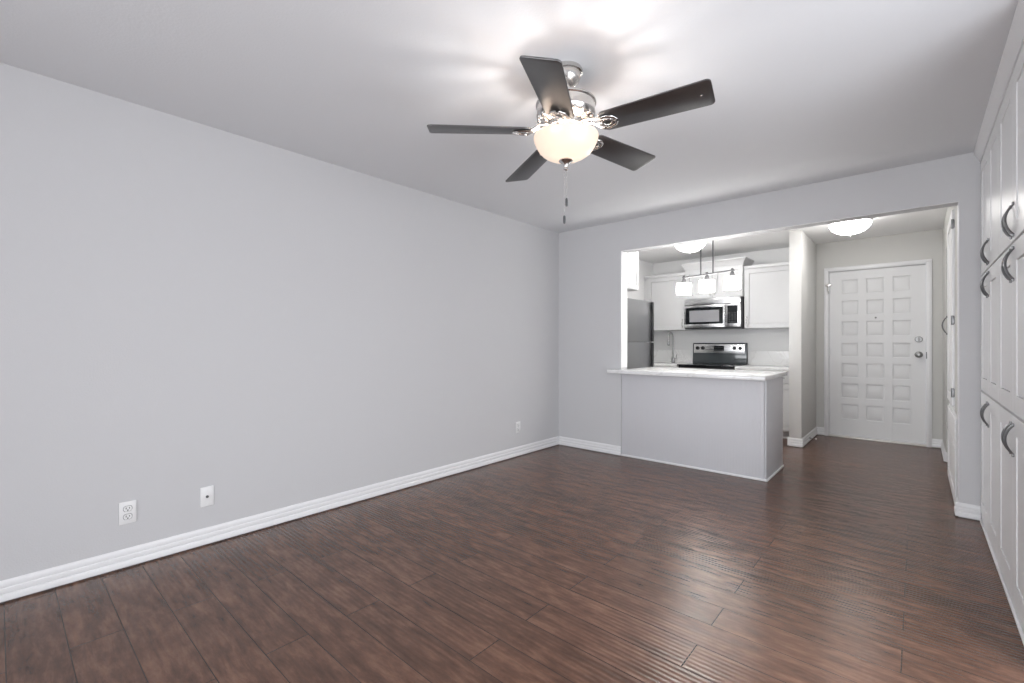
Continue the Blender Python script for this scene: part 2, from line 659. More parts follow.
# kitchen and hall shell
mb = MB()
mb.box(KL - 0.1, KL, YB + WT, YK + 0.1, 0, H)
struct(mb.build('wall_kitchen_left', M['kitchen_wall']))
mb = MB()
mb.box(KL, -1.03, YK, YK + 0.1, 0, H)
struct(mb.build('wall_kitchen_back', M['kitchen_wall']))
PX0, PX1, PY = -1.092, -0.972, 6.0       # partition between kitchen and hall
mb = MB()
mb.box(PX0, PX1, PY, YK, 0, H, 0.003)
struct(mb.build('wall_partition', M['partition']))
DX0, DX1, DZ = -0.838, 0.079, 2.078     # entry door opening
mb = MB()
mb.box(-1.03, DX0, YK, YK + 0.1, 0, H)
mb.box(DX1, 1.05, YK, YK + 0.1, 0, H)
mb.box(DX0, DX1, YK, YK + 0.1, DZ, H)
struct(mb.build('wall_entry', M['hall']))
HX = 0.214                              # hall's right wall
mb = MB()
mb.box(HX, HX + 0.1, YB + WT, 4.795, 0.66, H)
mb.box(HX, HX + 0.1, 4.795, 5.52, 2.205, H)
mb.box(HX, HX + 0.1, 6.22, YK, 0, H)
mb.box(HX, HX + 0.1, 5.52, 6.22, 2.1, H)
struct(mb.build('wall_hall_right', M['hall']))
mb = MB()
mb.box(0.95, 1.05, YB + WT, YK, 0, H)
struct(mb.build('wall_side_passage', M['hall']))


# baseboards: stepped profile (out from wall, height)
PROF = [(0, 0.009), (0.016, 0.009), (0.016, 0.034), (0.0145, 0.037), (0.0095, 0.0385), (0.0115, 0.043), (0.0125, 0.050), (0.0125, 0.061), (0.0115, 0.064), (0.0070, 0.0655), (0.0085, 0.070), (0.0085, 0.084), (0.006, 0.093), (0.003, 0.098), (0.0, 0.099)]


def baseboard(name, runs):
    """runs: (x0,y0,x1,y1,nx,ny): wall line and the direction out of the wall"""
    mb_ = MB()
    for x0, y0, x1, y1, nx, ny in runs:
        d = Vector((x1 - x0, y1 - y0, 0))
        ln = d.length
        d.normalize()
        mt = frame_mtx((x0, y0, 0), d, (nx, ny, 0), (0, 0, 1))
        mb_.prism(PROF, 0, ln, 0, 0, mt)
    return struct(mb_.build(name, M['trim']))


baseboard('baseboard_left', [(XL, YR, XL, YB, 1, 0)])
baseboard('baseboard_back', [(XL + 0.0152, YB, OL, YB, 0, -1)])
baseboard('baseboard_opening', [(OR_ - 0.018, YB, XF - 0.001, YB, 0, -1), (OR_ - e, YB - 0.015, OR_ - e, YB + WT, -1, 0)])
baseboard('baseboard_partition', [(PX0 - 0.015, PY, PX1 + 0.015, PY, 0, -1), (PX1, PY, PX1, YK, 1, 0), (PX0, PY, PX0, 6.34, -1, 0)])
baseboard('baseboard_entry', [(PX1, YK, DX0 - 0.045, YK, 0, -1), (DX1 + 0.045, YK, HX, YK, 0, -1)])
baseboard('baseboard_hall_right', [(HX, 6.22, HX, YK, -1, 0), (HX - 0.015, 6.22, HX + 0.1, 6.22, 0, -1)])

# crown moulding over the pantry cabinets
mb = MB()
crown = [(0.0, 2.372), (0.006, 2.372), (0.008, 2.385), (0.013, 2.398), (0.022, 2.418), (0.029, 2.432), (0.034, 2.437), (0.034, H), (0.0, H)]
mb.prism(crown, 0, YB - 1.5, 0, 0, frame_mtx((XF, YB, 0), (0, -1, 0), (-1, 0, 0), (0, 0, 1)))
struct(mb.build('trim_2', M['trim']))

# ------------------------------------------------------------------ entry door
door = MB()
F = face_y(0, YK + 0.055)               # local y measured out from the back of the slab's recesses
T0, T1 = 0.012, 0.030
cols_ = [(-0.706, -0.538), (-0.463, -0.294), (-0.214, -0.052)]
rows_ = [(1.784, 1.963), (1.526, 1.701), (1.264, 1.443), (1.008, 1.177), (0.752, 0.927), (0.495, 0.677), (0.232, 0.415)]
X0, X1, Z0, Z1 = DX0 + 0.004, DX1 - 0.004, 0.022, DZ - 0.006
door.box(X0, X1, -0.010, T0, Z0, Z1, 0, 1, F)
xs = [X0] + [v for c in cols_ for v in c] + [X1]
for i in range(0, 8, 2):
    door.box(xs[i], xs[i + 1], T0, T1, Z0, Z1, 0.0022, 2, F)
zs = [Z0] + [v for c in reversed(rows_) for v in c] + [Z1]
for a, b_ in cols_:
    for i in range(0, len(zs), 2):
        door.box(a - 0.004, b_ + 0.004, T0, T1 - 0.0004, zs[i], zs[i + 1], 0.0022, 2, F)
    for z0, z1 in rows_:                # raised field with sloping borders inside every recess
        g, s_ = 0.006, 0.022
        t = bmesh.new()
        lo_ = [t.verts.new(v) for v in ((a + g, T0, z0 + g), (b_ - g, T0, z0 + g), (b_ - g, T0, z1 - g), (a + g, T0, z1 - g))]
        hi_ = [t.verts.new(v) for v in ((a + g + s_, T0 + 0.007, z0 + g + s_), (b_ - g - s_, T0 + 0.007, z0 + g + s_), (b_ - g - s_, T0 + 0.007, z1 - g - s_), (a + g + s_, T0 + 0.007, z1 - g - s_))]
        t.faces.new(hi_)
        for i in range(4):
            t.faces.new((lo_[i], lo_[(i + 1) % 4], hi_[(i + 1) % 4], hi_[i]))
        bmesh.ops.recalc_face_normals(t, faces=t.faces)
        door._merge(t, F)
d1 = struct(door.build('door_1', M['door'], sharp=20))
mb = MB()
c = 0.047
for x0, x1 in ((DX0 - c, DX0), (DX1, DX1 + c)):
    mb.box(x0, x1, YK - 0.018, YK - 0.0005, 0.0, DZ + c, 0.004)
    mb.box(x0 + 0.008, x1 - 0.014, YK - 0.022, YK - 0.010, 0.0, DZ + 0.0135, 0.003)
mb.box(DX0, DX1, YK - 0.018, YK - 0.0005, DZ, DZ + c, 0.004)
mb.box(DX0 - c + 0.008, DX1 + c - 0.008, YK - 0.022, YK - 0.010, DZ + 0.014, DZ + c - 0.008, 0.003)
# rebate of the frame behind the casing
mb.box(DX0 - 0.004, DX0 + 0.003, YK - 0.004, YK + 0.075, 0, DZ)
mb.box(DX1 - 0.003, DX1 + 0.004, YK - 0.004, YK + 0.075, 0, DZ)
mb.box(DX0, DX1, YK - 0.004, YK + 0.075, DZ - 0.004, DZ + 0.003)
mb.build('door_frame', M['trim'], d1)
mb = MB()
mb.box(DX0, DX1, YK - 0.02, YK + 0.07, 0, 0.018, 0.004)
mb.build('threshold', M['outside'], d1, 'pale metal threshold')
YD = YK + 0.025                         # door's front plane
mb = MB()
A = frame_mtx((0.015, YD, 1.044), (1, 0, 0), (0, 0, 1), (0, -1, 0))
mb.lathe([(0, 0.0), (0.036, 0.0), (0.036, 0.006), (0.030, 0.011), (0.014, 0.014), (0.012, 0.035), (0.020, 0.042), (0.028, 0.052), (0.030, 0.062), (0.026, 0.072), (0.014, 0.077), (0.011, 0.074), (0, 0.074)], seg=32, mtx=A)
mb.build('knob', M['door_metal'], d1, 'satin nickel door knob')
mb = MB()
A = frame_mtx((0.015, YD, 1.219), (1, 0, 0), (0, 0, 1), (0, -1, 0))
mb.lathe([(0, 0.0), (0.035, 0.0), (0.035, 0.008), (0.029, 0.014), (0, 0.015)], seg=32, mtx=A)
mb.box(0.009, 0.021, YD - 0.034, YD - 0.012, 1.199, 1.239, 0.004)
mb.build('deadbolt', M['door_metal'], d1, 'satin nickel deadbolt thumb turn')
mb = MB()
A = frame_mtx((-0.372, YD, 1.482), (1, 0, 0), (0, 0, 1), (0, -1, 0))
mb.lathe([(0, 0), (0.010, 0), (0.010, 0.004), (0.006, 0.006), (0.005, 0.003), (0, 0.003)], seg=20, mtx=A)
mb.build('peephole', M['nickel_dark'], d1, 'small metal peephole')
for z in (1.86, 1.06, 0.27):
    mb = MB()
    mb.cyl((DX0 + 0.002, YK - 0.020, z - 0.05), (DX0 + 0.002, YK - 0.020, z + 0.05), 0.007, 12)
    mb.box(DX0 - 0.004, DX0 + 0.012, YK - 0.017, YK + 0.024, z - 0.048, z + 0.048, 0.001)
    mb.build('hinge', M['trim'], d1)
mb = MB()                               # swing-bar guard at the hinge side of the frame
mb.box(DX0 - 0.032, DX0 + 0.028, YK - 0.040, YK - 0.018, 1.890, 1.915, 0.003)
mb.tube([(DX0 - 0.012, YK - 0.045, 1.905), (DX0 - 0.004, YK - 0.045, 1.84), (DX0 + 0.006, YK - 0.045, 1.80)], 0.006, None, 10)
mb.build('door_guard', M['nickel'], d1, 'nickel swing-bar door guard')
mb = MB()
mb.box(DX1 - 0.003, DX1 + 0.006, YK - 0.024, YK - 0.014, 1.00, 1.075, 0.002)
mb.build('strike_plate', M['nickel_dark'], d1, 'dark strike plate')

# ------------------------------------------------------------------ pantry cabinets on the right
ROWS = [(1.627, 2.371), (0.870, 1.615), (0.060, 0.858)]
PULLS = [(1.648, 1.785), (1.453, 1.592), (0.690, 0.822)]


def pantry(y_far, y_mid, y_near, label):
    """tall built-in: three rows of two shaker doors; pulls on the meeting stiles"""
    yc = (y_far + y_near) / 2
    r = thing('pantry_cabinet', (XF + 0.3, yc, 0), label, 'cabinet', 'tall built-in pantry cabinets')
    mb_ = MB()
    mb_.box(XF + 0.022, 0.925, y_near + 0.0005, y_far - 0.0005, 0.0, 2.372)
    mb_.build('body', M['cabinet'], r)
    mb_ = MB()
    mb_.box(XF + 0.004, XF + 0.0215, y_near + 0.0005, y_far - 0.0005, 0.0, 0.052, 0.002)
    mb_.box(XF - 0.006, XF + 0.004, y_near + 0.0005, y_far - 0.0005, 0.0, 0.016, 0.004)
    mb_.build('plinth', M['trim'], r)
    g = 0.0022
    for (z0, z1), (pa, pb) in zip(ROWS, PULLS):
        for side, (a, b_) in enumerate(((y_far, y_mid), (y_mid, y_near))):
            mb_ = MB()
            A_ = face_x(XF + 0.020, 0)       # local x = -Y
            st = 0.082 if abs(a - b_) > 0.4 else 0.072
            shaker(mb_, A_, -a + g, -b_ - g, z0, z1, 0.020, st, 0.0042)
            dr = mb_.build('door', M['cabinet'], r)
            mb_ = MB()
            px = -y_mid - 0.034 if side == 0 else -y_mid + 0.034
            bow_pull(mb_, A_, px, pa, pb, 0.0201)
            mb_.build('handle', M['nickel_dark'], dr, 'dark nickel bow pull')
    return r


pantry(YB - 0.004, 3.885, 3.458, 'tall white six-door pantry cabinet in the corner against the back wall')
pantry(3.456, 2.967, 2.475, 'tall white six-door pantry cabinet nearer the camera, cut off by the photo edge')

# ------------------------------------------------------------------ hall cupboard just inside the opening (seen edge-on)
hc = thing('hall_cupboard', (0.3, 5.0, 0), 'white built-in cupboard seen edge-on in the hall just past the opening', 'cupboard')
mb = MB()
mb.box(HX - 0.002, HX + 0.0995, 4.80, 5.515, 0.66, 2.20)
mb.box(HX - 0.006, HX + 0.0995, YB + WT + 0.017, 5.515, 0.006, 0.655, 0.002)
mb.build('body', M['cabinet'], hc)
mb = MB()
shaker(mb, face_x(HX - 0.0025, 0), -5.50, -4.82, 0.70, 2.19, 0.014, 0.08, 0.006)
hd = mb.build('door', M['cabinet'], hc)
mb = MB()
bow_pull(mb, face_x(HX - 0.0165, 0), -5.47, 1.255, 1.405, 0.0, 0.032)
mb.build('handle', M['nickel_dark'], hd, 'dark nickel bow pull')
for z in (2.08, 1.35, 0.80):
    mb = MB()
    mb.cyl((HX - 0.013, 4.808, z - 0.035), (HX - 0.013, 4.808, z + 0.035), 0.008, 12)
    mb.box(HX - 0.012, HX - 0.002, 4.795, 4.818, z - 0.03, z + 0.03, 0.001)
    mb.build('hinge', M['nickel_dark'], hd, 'dark nickel hinge')
mb = MB()
shaker(mb, face_x(HX - 0.0065, 0), -5.50, -4.47, 0.03, 0.44, 0.008, 0.08, 0.006)
mb.build('door', M['cabinet'], hc)
mb = MB()
mb.box(HX - 0.0145, HX - 0.0065, 4.47, 5.50, 0.45, 0.64, 0.002)
mb.build('drawer', M['cabinet'], hc)

# ------------------------------------------------------------------ peninsula
pen = thing('peninsula_base', (-1.63, 4.65, 0), 'pale grey beadboard peninsula base under the breakfast counter', 'counter base')
PF, PE, PBK = 4.337, -0.957, 4.97
mb = MB()
mb.box(OL + 0.002, PE - 0.012, PF + 0.012, PBK, 0.0, 0.862)
mb.build('body', M['cabinet'], pen)
mb = MB()
mb.box(OL + 0.0005, PE - 0.016, PF, PF + 0.0115, 0.0, 0.862, 0.001)
mb.build('front_panel', M['beadboard'], pen, 'front panel with fine vertical beads')
mb = MB()
mb.box(PE - 0.0115, PE, PF, PBK, 0.0, 0.862, 0.002)
mb.build('end_panel', M['beadboard'], pen)
mb = MB()
mb.box(OL + 0.0005, PE + 0.012, PF - 0.012, PF - 0.0003, 0.0, 0.020, 0.005)
mb.box(PE + 0.0003, PE + 0.012, PF - 0.012, PBK, 0.0, 0.020, 0.005)
mb.build('shoe_moulding', M['trim'], pen, 'white shoe moulding')
for x0, x1 in ((-2.29, -1.66), (-1.65, -0.99)):
    mb = MB()
    shaker(mb, frame_mtx((0, PBK + 0.001, 0), (-1, 0, 0), (0, 1, 0), (0, 0, 1)), -x1, -x0, 0.11, 0.85, 0.018, 0.06)
    mb.build('door', M['cabinet'], pen)

mb = MB()
o_ = [(-2.42, 4.222), (-0.940, 4.222), (-0.940, 5.08), (OL + 0.006, 5.08), (OL + 0.006, YB - 0.0055), (-2.42, YB - 0.0055)]
mb.prism(o_, 0.864, 0.900, 2, 0.003)
tag(mb.build('breakfast_counter', M['quartz']), 'white veined stone countertop on the peninsula, overhanging towards the living room', 'countertop')

# ------------------------------------------------------------------ kitchen far wall
CT = 0.872                              # far countertop height
YC = 6.35                               # its front edge
RX0, RX1 = -2.525, -1.772               # range


def base_cabinet(x0, x1, splits, label):
    r = thing('base_cabinet', ((x0 + x1) / 2, 6.7, 0), label, 'cabinet', 'white base cabinets on the far kitchen wall')
    mb_ = MB()
    mb_.box(x0, x1, 6.40, YK - 0.002, 0.09, CT - 0.041)
    mb_.box(x0, x1, 6.455, YK - 0.002, 0.0, 0.09)
    mb_.build('body', M['kitchen_cabinet'], r)
    A_ = face_y(0, 6.3995)
    for a, b_ in splits:
        mb_ = MB()
        mb_.box(a + 0.002, b_ - 0.002, 0, 0.02, 0.68, CT - 0.05, 0.002, 2, A_)
        dr = mb_.build('drawer', M['kitchen_cabinet'], r)
        mb_ = MB()
        cx_ = (a + b_) / 2
        mb_.tube([(cx_ - 0.06, 0.048, 0.75), (cx_ + 0.06, 0.048, 0.75)], 0.0045, None, 10, (0, 0, 1), A_)
        for s in (-0.05, 0.05):
            mb_.tube([(cx_ + s, 0.0201, 0.75), (cx_ + s, 0.048, 0.75)], 0.0045, None, 10, (0, 0, 1), A_)
        mb_.build('handle', M['nickel_dark'], dr)
        mb_ = MB()
        shaker(mb_, A_, a + 0.002, b_ - 0.002, 0.10, 0.672, 0.02, 0.06)
        dd = mb_.build('door', M['kitchen_cabinet'], r)
        mb_ = MB()
        slim_pull(mb_, A_, b_ - 0.035 if a < -2 else a + 0.035, 0.53, 0.63, 0.0201)
        mb_.build('handle', M['nickel_dark'], dd)
    return r


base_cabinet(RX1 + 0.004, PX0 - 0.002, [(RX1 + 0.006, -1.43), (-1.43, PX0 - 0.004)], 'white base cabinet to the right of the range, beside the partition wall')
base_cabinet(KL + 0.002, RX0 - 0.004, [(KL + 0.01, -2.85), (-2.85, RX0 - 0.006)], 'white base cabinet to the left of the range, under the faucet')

for x0, x1, lab in ((KL + 0.002, RX0 - 0.003, 'white stone countertop left of the range, carrying the faucet'),
                    (RX1 + 0.003, PX0 - 0.0005 if False else PX0 - 0.001, 'white stone countertop right of the range, ending at the partition wall')):
    mb = MB()
    mb.box(x0, x1, YC, YK - 0.001, CT - 0.040, CT, 0.003)
    ct = tag(mb.build('kitchen_counter', M['quartz']), lab, 'countertop', 'stone countertops along the far wall')
    mb = MB()
    mb.box(x0, x1, YK - 0.021, YK - 0.001, CT + 0.0005, 1.066, 0.002)
    mb.build('backsplash', M['quartz'], ct, 'low stone upstand')


def wall_cabinet(x0, x1, z0, z1, yf, doors, pulls, label, crown_=False):
    """yf: door front plane; doors: x splits; pulls: x of pull per door"""
    r = thing('wall_cabinet', ((x0 + x1) / 2, 6.83, z0), label, 'cabinet', 'white wall cabinets on the far kitchen wall')
    mb_ = MB()
    mb_.box(x0, x1, yf + 0.021, YK - 0.002, z0, z1)
    mb_.build('body', M['kitchen_cabinet'], r)
    A_ = face_y(0, yf + 0.020)
    for (a, b_), px in zip(doors, pulls):
        mb_ = MB()
        shaker(mb_, A_, a + 0.002, b_ - 0.002, z0 + 0.004, z1 - 0.045, 0.020, 0.058, 0.008)
        dd = mb_.build('door', M['kitchen_cabinet'], r)
        mb_ = MB()
        slim_pull(mb_, A_, px, z0 + 0.045, z0 + 0.145, 0.0201)
        mb_.build('handle', M['nickel'], dd, 'slim nickel bar pull')
    mb_ = MB()
    if crown_:
        pr = [(0.0, z1 - 0.042), (0.004, z1 - 0.042), (0.012, z1 - 0.012), (0.036, z1 + 0.024), (0.046, z1 + 0.034), (0.046, z1 + 0.052), (0.0, z1 + 0.052)]
        n_ = len(pr)
        t_ = bmesh.new()
        loops = []
        for o__, z in pr:                # mitred round front and both ends
            loops.append([t_.verts.new(v) for v in ((x0 - o__, YK - 0.003, z), (x0 - o__, yf - o__, z), (x1 + o__, yf - o__, z), (x1 + o__, YK - 0.003, z))])
        for i in range(n_):
            a, b_ = loops[i], loops[(i + 1) % n_]
            for k_ in range(3):
                try:
                    t_.faces.new((a[k_], a[k_ + 1], b_[k_ + 1], b_[k_]))
                except ValueError:
                    pass
        bmesh.ops.recalc_face_normals(t_, faces=t_.faces)
        mb_._merge(t_)
        mb_.box(x0 + 0.001, x1 - 0.001, yf + 0.001, YK - 0.003, z1 + 0.001, z1 + 0.050)
        mb_.build('crown_moulding', M['kitchen_cabinet'], r)
    else:
        mb_.box(x0, x1, yf - 0.004, yf + 0.0205, z1 - 0.041, z1 + 0.004, 0.003)
        mb_.build('top_rail', M['kitchen_cabinet'], r)
    return r


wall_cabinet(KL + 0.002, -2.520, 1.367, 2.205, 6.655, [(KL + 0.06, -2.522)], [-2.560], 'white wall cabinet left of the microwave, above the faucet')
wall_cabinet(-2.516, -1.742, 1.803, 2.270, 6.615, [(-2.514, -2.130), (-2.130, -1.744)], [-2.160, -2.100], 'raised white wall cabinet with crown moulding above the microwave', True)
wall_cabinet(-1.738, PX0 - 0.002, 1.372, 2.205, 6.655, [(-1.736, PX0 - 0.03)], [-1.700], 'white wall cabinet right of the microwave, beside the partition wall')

# microwave
mw = thing('microwave', (-2.13, 6.8, 1.37), 'stainless over-the-range microwave mounted above the range', 'microwave')
MX0, MX1, MZ0, MZ1, MY = -2.512, -1.746, 1.372, 1.799, 6.60
A = face_y(0, MY)
mb = MB()
mb.box(MX0, MX1, MY, YK - 0.004, MZ0 + 0.012, MZ1, 0.003)
mb.build('body', M['black'], mw, 'black case')
mb = MB()
mb.box(MX0 + 0.01, MX1 - 0.01, MY - 0.012, YK - 0.05, MZ0, MZ0 + 0.0115, 0.002)
mb.build('underside', M['dark_grey'], mw, 'dark vented underside')
mb = MB()
mb.box(MX0, MX1 - 0.012, 0.0003, 0.024, MZ1 - 0.085, MZ1 - 0.002, 0.005, 2, A)
for i in range(5):
    mb.box(MX0 + 0.03, MX1 - 0.05, 0.0225, 0.0255, MZ1 - 0.022 - i * 0.008, MZ1 - 0.019 - i * 0.008, 0, 1, A)
mb.build('vent_grille', M['steel'], mw, 'stainless vent strip')
DZ0, DZ1 = MZ0 + 0.022, MZ1 - 0.092
xd = -1.957
mb = MB()                               # door frame round the window
mb.box(MX0, xd, 0.0003, 0.026, DZ1 - 0.034, DZ1, 0.004, 2, A)
mb.box(MX0, xd, 0.0003, 0.026, DZ0, DZ0 + 0.048, 0.004, 2, A)
mb.box(MX0, MX0 + 0.020, 0.0003, 0.026, DZ0 + 0.048, DZ1 - 0.034, 0.002, 1, A)
mb.box(xd - 0.026, xd, 0.0003, 0.026, DZ0 + 0.048, DZ1 - 0.034, 0.002, 1, A)
md = mb.build('door', M['steel'], mw, 'stainless door')
mb = MB()
mb.box(MX0 + 0.0205, xd - 0.0265, 0.0003, 0.022, DZ0 + 0.0485, DZ1 - 0.0345, 0.002, 1, A)
mb.build('window_border', M['black_glass'], md, 'black glass border')
mb = MB()
mb.box(MX0 + 0.075, xd - 0.075, 0.0222, 0.0232, DZ0 + 0.078, DZ1 - 0.072, 0.0003, 1, A)
mb.build('window', M['window_glass'], md, 'grey perforated window')
mb = MB()
mb.tube([(xd - 0.004, 0.058, DZ0 + 0.012), (xd - 0.004, 0.062, (DZ0 + DZ1) / 2), (xd - 0.004, 0.058, DZ1 - 0.012)], 0.013, 0.008, 14, (0, 1, 0), A)
for z in (DZ0 + 0.03, DZ1 - 0.03):
    mb.box(xd - 0.012, xd + 0.004, 0.0262, 0.055, z - 0.012, z + 0.012, 0.003, 2, A)
mb.build('handle', M['steel'], md, 'stainless bar handle')
mb = MB()
mb.box(xd + 0.002, MX1 - 0.012, 0.0003, 0.026, DZ0, DZ1, 0.004, 2, A)
cp = mb.build('control_panel', M['steel'], mw, 'stainless surround')
mb = MB()
mb.box(xd + 0.034, MX1 - 0.05, 0.0263, 0.0283, DZ0 + 0.05, DZ1 - 0.022, 0.0008, 1, A)
mb.build('keypad', M['black_glass'], cp, 'black keypad')
for i in range(5):
    for j in range(3):
        mb = MB()
        kx = xd + 0.048 + j * 0.037
        kz = DZ0 + 0.068 + i * 0.029
        mb.box(kx, kx + 0.020, 0.0284, 0.0292, kz, kz + 0.011, 0.0003, 1, A)
        mb.build('key', M['dark_grey'], cp)

# range
rg = thing('range', (-2.15, 6.7, 0), 'black and stainless electric range below the microwave', 'stove')
A = face_y(0, 6.40)
mb = MB()
mb.box(RX0, RX1, 6.4005, YK - 0.03, 0.02, CT - 0.012, 0.002)
mb.build('body', M['black'], rg)
mb = MB()
mb.box(RX0 - 0.001, RX1 + 0.001, 6.338, 6.925, CT - 0.0115, CT + 0.006, 0.004)
ck = mb.build('cooktop', M['black_glass'], rg, 'black glass cooktop')
for bx, by, br_ in ((-2.34, 6.50, 0.095), (-1.96, 6.50, 0.075), (-2.34, 6.76, 0.075), (-1.96, 6.76, 0.095)):
    mb = MB()
    mb.lathe([(br_, 0.0), (br_ + 0.004, 0.0), (br_ + 0.004, 0.0008), (br_, 0.0008)], (bx, by, CT + 0.0062), 48, closed=True)
    mb.build('burner_ring', M['dark_grey'], ck, 'grey burner ring')
mb = MB()
mb.box(RX0 + 0.004, RX1 - 0.004, 0, 0.03, 0.22, 0.80, 0.004, 2, A)
od = mb.build('oven_door', M['steel'], rg, 'stainless oven door')
mb = MB()
mb.box(RX0 + 0.09, RX1 - 0.09, 0.0302, 0.033, 0.34, 0.66, 0.001, 1, A)
mb.build('window', M['black_glass'], od, 'black oven window')
mb = MB()
mb.tube([(RX0 + 0.06, 0.07, 0.745), (RX1 - 0.06, 0.07, 0.745)], 0.011, None, 12, (0, 0, 1), A)
for x in (RX0 + 0.09, RX1 - 0.09):
    mb.tube([(x, 0.0302, 0.745), (x, 0.07, 0.745)], 0.008, None, 10, (0, 0, 1), A)
mb.build('handle', M['steel'], od)
mb = MB()
mb.box(RX0 + 0.004, RX1 - 0.004, 0, 0.026, 0.04, 0.21, 0.004, 2, A)
mb.build('drawer', M['steel'], rg)
# backguard: dark frame, leaning stainless console, knobs and display
mb = MB()
mb.prism([(6.928, CT + 0.0065), (YK - 0.003, CT + 0.0065), (YK - 0.003, 1.176), (6.962, 1.176), (6.944, 1.160), (6.940, 1.020)], RX0 + 0.004, RX1 - 0.004, 0, 0.004)
bg = mb.build('backguard', M['backguard'], rg, 'black glossy backguard')
tilt = frame_mtx((0, 6.940, 1.020), (1, 0, 0), (0, -cos(0.028), -sin(0.028) * -1), (0, 0.028, 1))
mb = MB()
mb.box(RX0 + 0.022, RX1 - 0.030, 0.0004, 0.008, 0.010, 0.140, 0.004, 2, tilt)
cons = mb.build('console', M['steel'], bg, 'stainless control console')
for x in (-2.448, -2.372, -1.935, -1.860):
    mb = MB()
    K = tilt @ frame_mtx((x, 0.0082, 0.082), (1, 0, 0), (0, 0, 1), (0, 1, 0))
    mb.lathe([(0, 0), (0.026, 0), (0.026, 0.004), (0.021, 0.008), (0.019, 0.026), (0.016, 0.029), (0, 0.029)], seg=28, mtx=K)
    mb.box(-0.004, 0.004, -0.018, 0.018, 0.0285, 0.035, 0.002, 2, K)
    mb.build('knob', M['black'], bg, 'black control knob')
mb = MB()
mb.box(-2.215, -2.075, 0.0082, 0.0105, 0.045, 0.115, 0.001, 1, tilt)
mb.build('display', M['black_glass'], bg, 'black clock display')
for i in range(2):
    for j in range(4):
        mb = MB()
        kx = -2.203 + j * 0.030
        mb.box(kx, kx + 0.022, 0.0107, 0.0113, 0.055 + i * 0.030, 0.069 + i * 0.030, 0.0002, 1, tilt)
        mb.build('button', M['dark_grey'], bg)

# faucet
fa = thing('faucet', (-2.79, 6.86, CT), 'tall chrome gooseneck kitchen faucet in front of the backsplash', 'faucet')
mb = MB()
fx, fy = -2.79, 6.86
mb.lathe([(0, 0.0006), (0.031, 0.0006), (0.031, 0.008), (0.024, 0.014), (0.023, 0.075), (0.019, 0.085), (0, 0.085)], (fx, fy, CT), 28)
mb.build('body', M['faucet'], fa)
mb = MB()
pts = [(fx, fy, CT + 0.084)] + [(fx, fy, CT + 0.084 + 0.05 * i) for i in range(1, 6)]
R_ = 0.085
for i in range(1, 15):
    th = pi * i / 14
    pts.append((fx, fy - R_ + R_ * cos(th), CT + 0.375 + R_ * sin(th) * 1.0))
pts.append((fx, fy - 2 * R_ - 0.006, CT + 0.335))
mb.tube(pts, 0.0115, None, 14, (1, 0, 0))
mb.build('spout', M['faucet'], fa)
mb = MB()
mb.lathe([(0, 0), (0.015, 0), (0.019, 0.01), (0.018, 0.055), (0.013, 0.075), (0, 0.075)], (fx, fy - 2 * R_ - 0.007, CT + 0.262), 24)
mb.build('spray_head', M['faucet'], fa)
mb = MB()
mb.tube([(fx + 0.02, fy, CT + 0.055), (fx + 0.045, fy, CT + 0.062), (fx + 0.058, fy - 0.01, CT + 0.13)], [0.011, 0.010, 0.006], None, 12)
mb.build('lever', M['faucet'], fa)

# refrigerator and the cabinet over it
FX, FY0, FY1, FZ = -2.452, 4.66, 5.395, 1.688
fr = thing('refrigerator', (-2.8, 5.03, 0), 'grey stainless top-freezer refrigerator behind the back wall, facing right', 'refrigerator')
mb = MB()
mb.box(KL + 0.03, FX - 0.075, FY0 + 0.003, FY1 - 0.003, 0.01, FZ - 0.006, 0.006)
mb.build('body', M['dark_grey'], fr)
A = face_xp(FX - 0.074, 0)
for z0, z1 in ((1.188, FZ), (0.09, 1.185)):
    mb = MB()
    mb.box(FY0, FY1, 0, 0.074, z0, z1, 0.004, 3, A)
    fd = mb.build('door', M['fridge'], fr, 'grey steel door')
    mb = MB()
    mb.box(FY1 - 0.042, FY1 - 0.004, 0.0743, 0.094, z0 + 0.006, z1 - 0.006, 0.006, 2, A)
    mb.build('handle', M['black'], fd, 'dark handle')
mb = MB()
mb.box(FY0 + 0.01, FY1 - 0.01, 0.0, 0.05, 0.015, 0.085, 0.003, 2, A)
mb.build('kick_grille', M['black'], fr)

oc = thing('wall_cabinet', (-2.9, 5.0, 1.83), 'white cabinet above the refrigerator, facing right', 'cabinet')
mb = MB()
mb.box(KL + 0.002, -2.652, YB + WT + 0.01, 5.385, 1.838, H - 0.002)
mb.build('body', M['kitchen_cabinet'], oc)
A = face_xp(-2.6515, 0)
for a, b_ in ((YB + WT + 0.012, 4.935), (4.938, 5.383)):
    mb = MB()
    shaker(mb, A, a, b_, 1.842, 2.39, 0.02, 0.058)
    dd = mb.build('door', M['kitchen_cabinet'], oc)
    mb = MB()
    slim_pull(mb, A, 4.90 if a < 4.9 else 4.975, 1.88, 1.98, 0.0201)
    mb.build('handle', M['nickel'], dd)

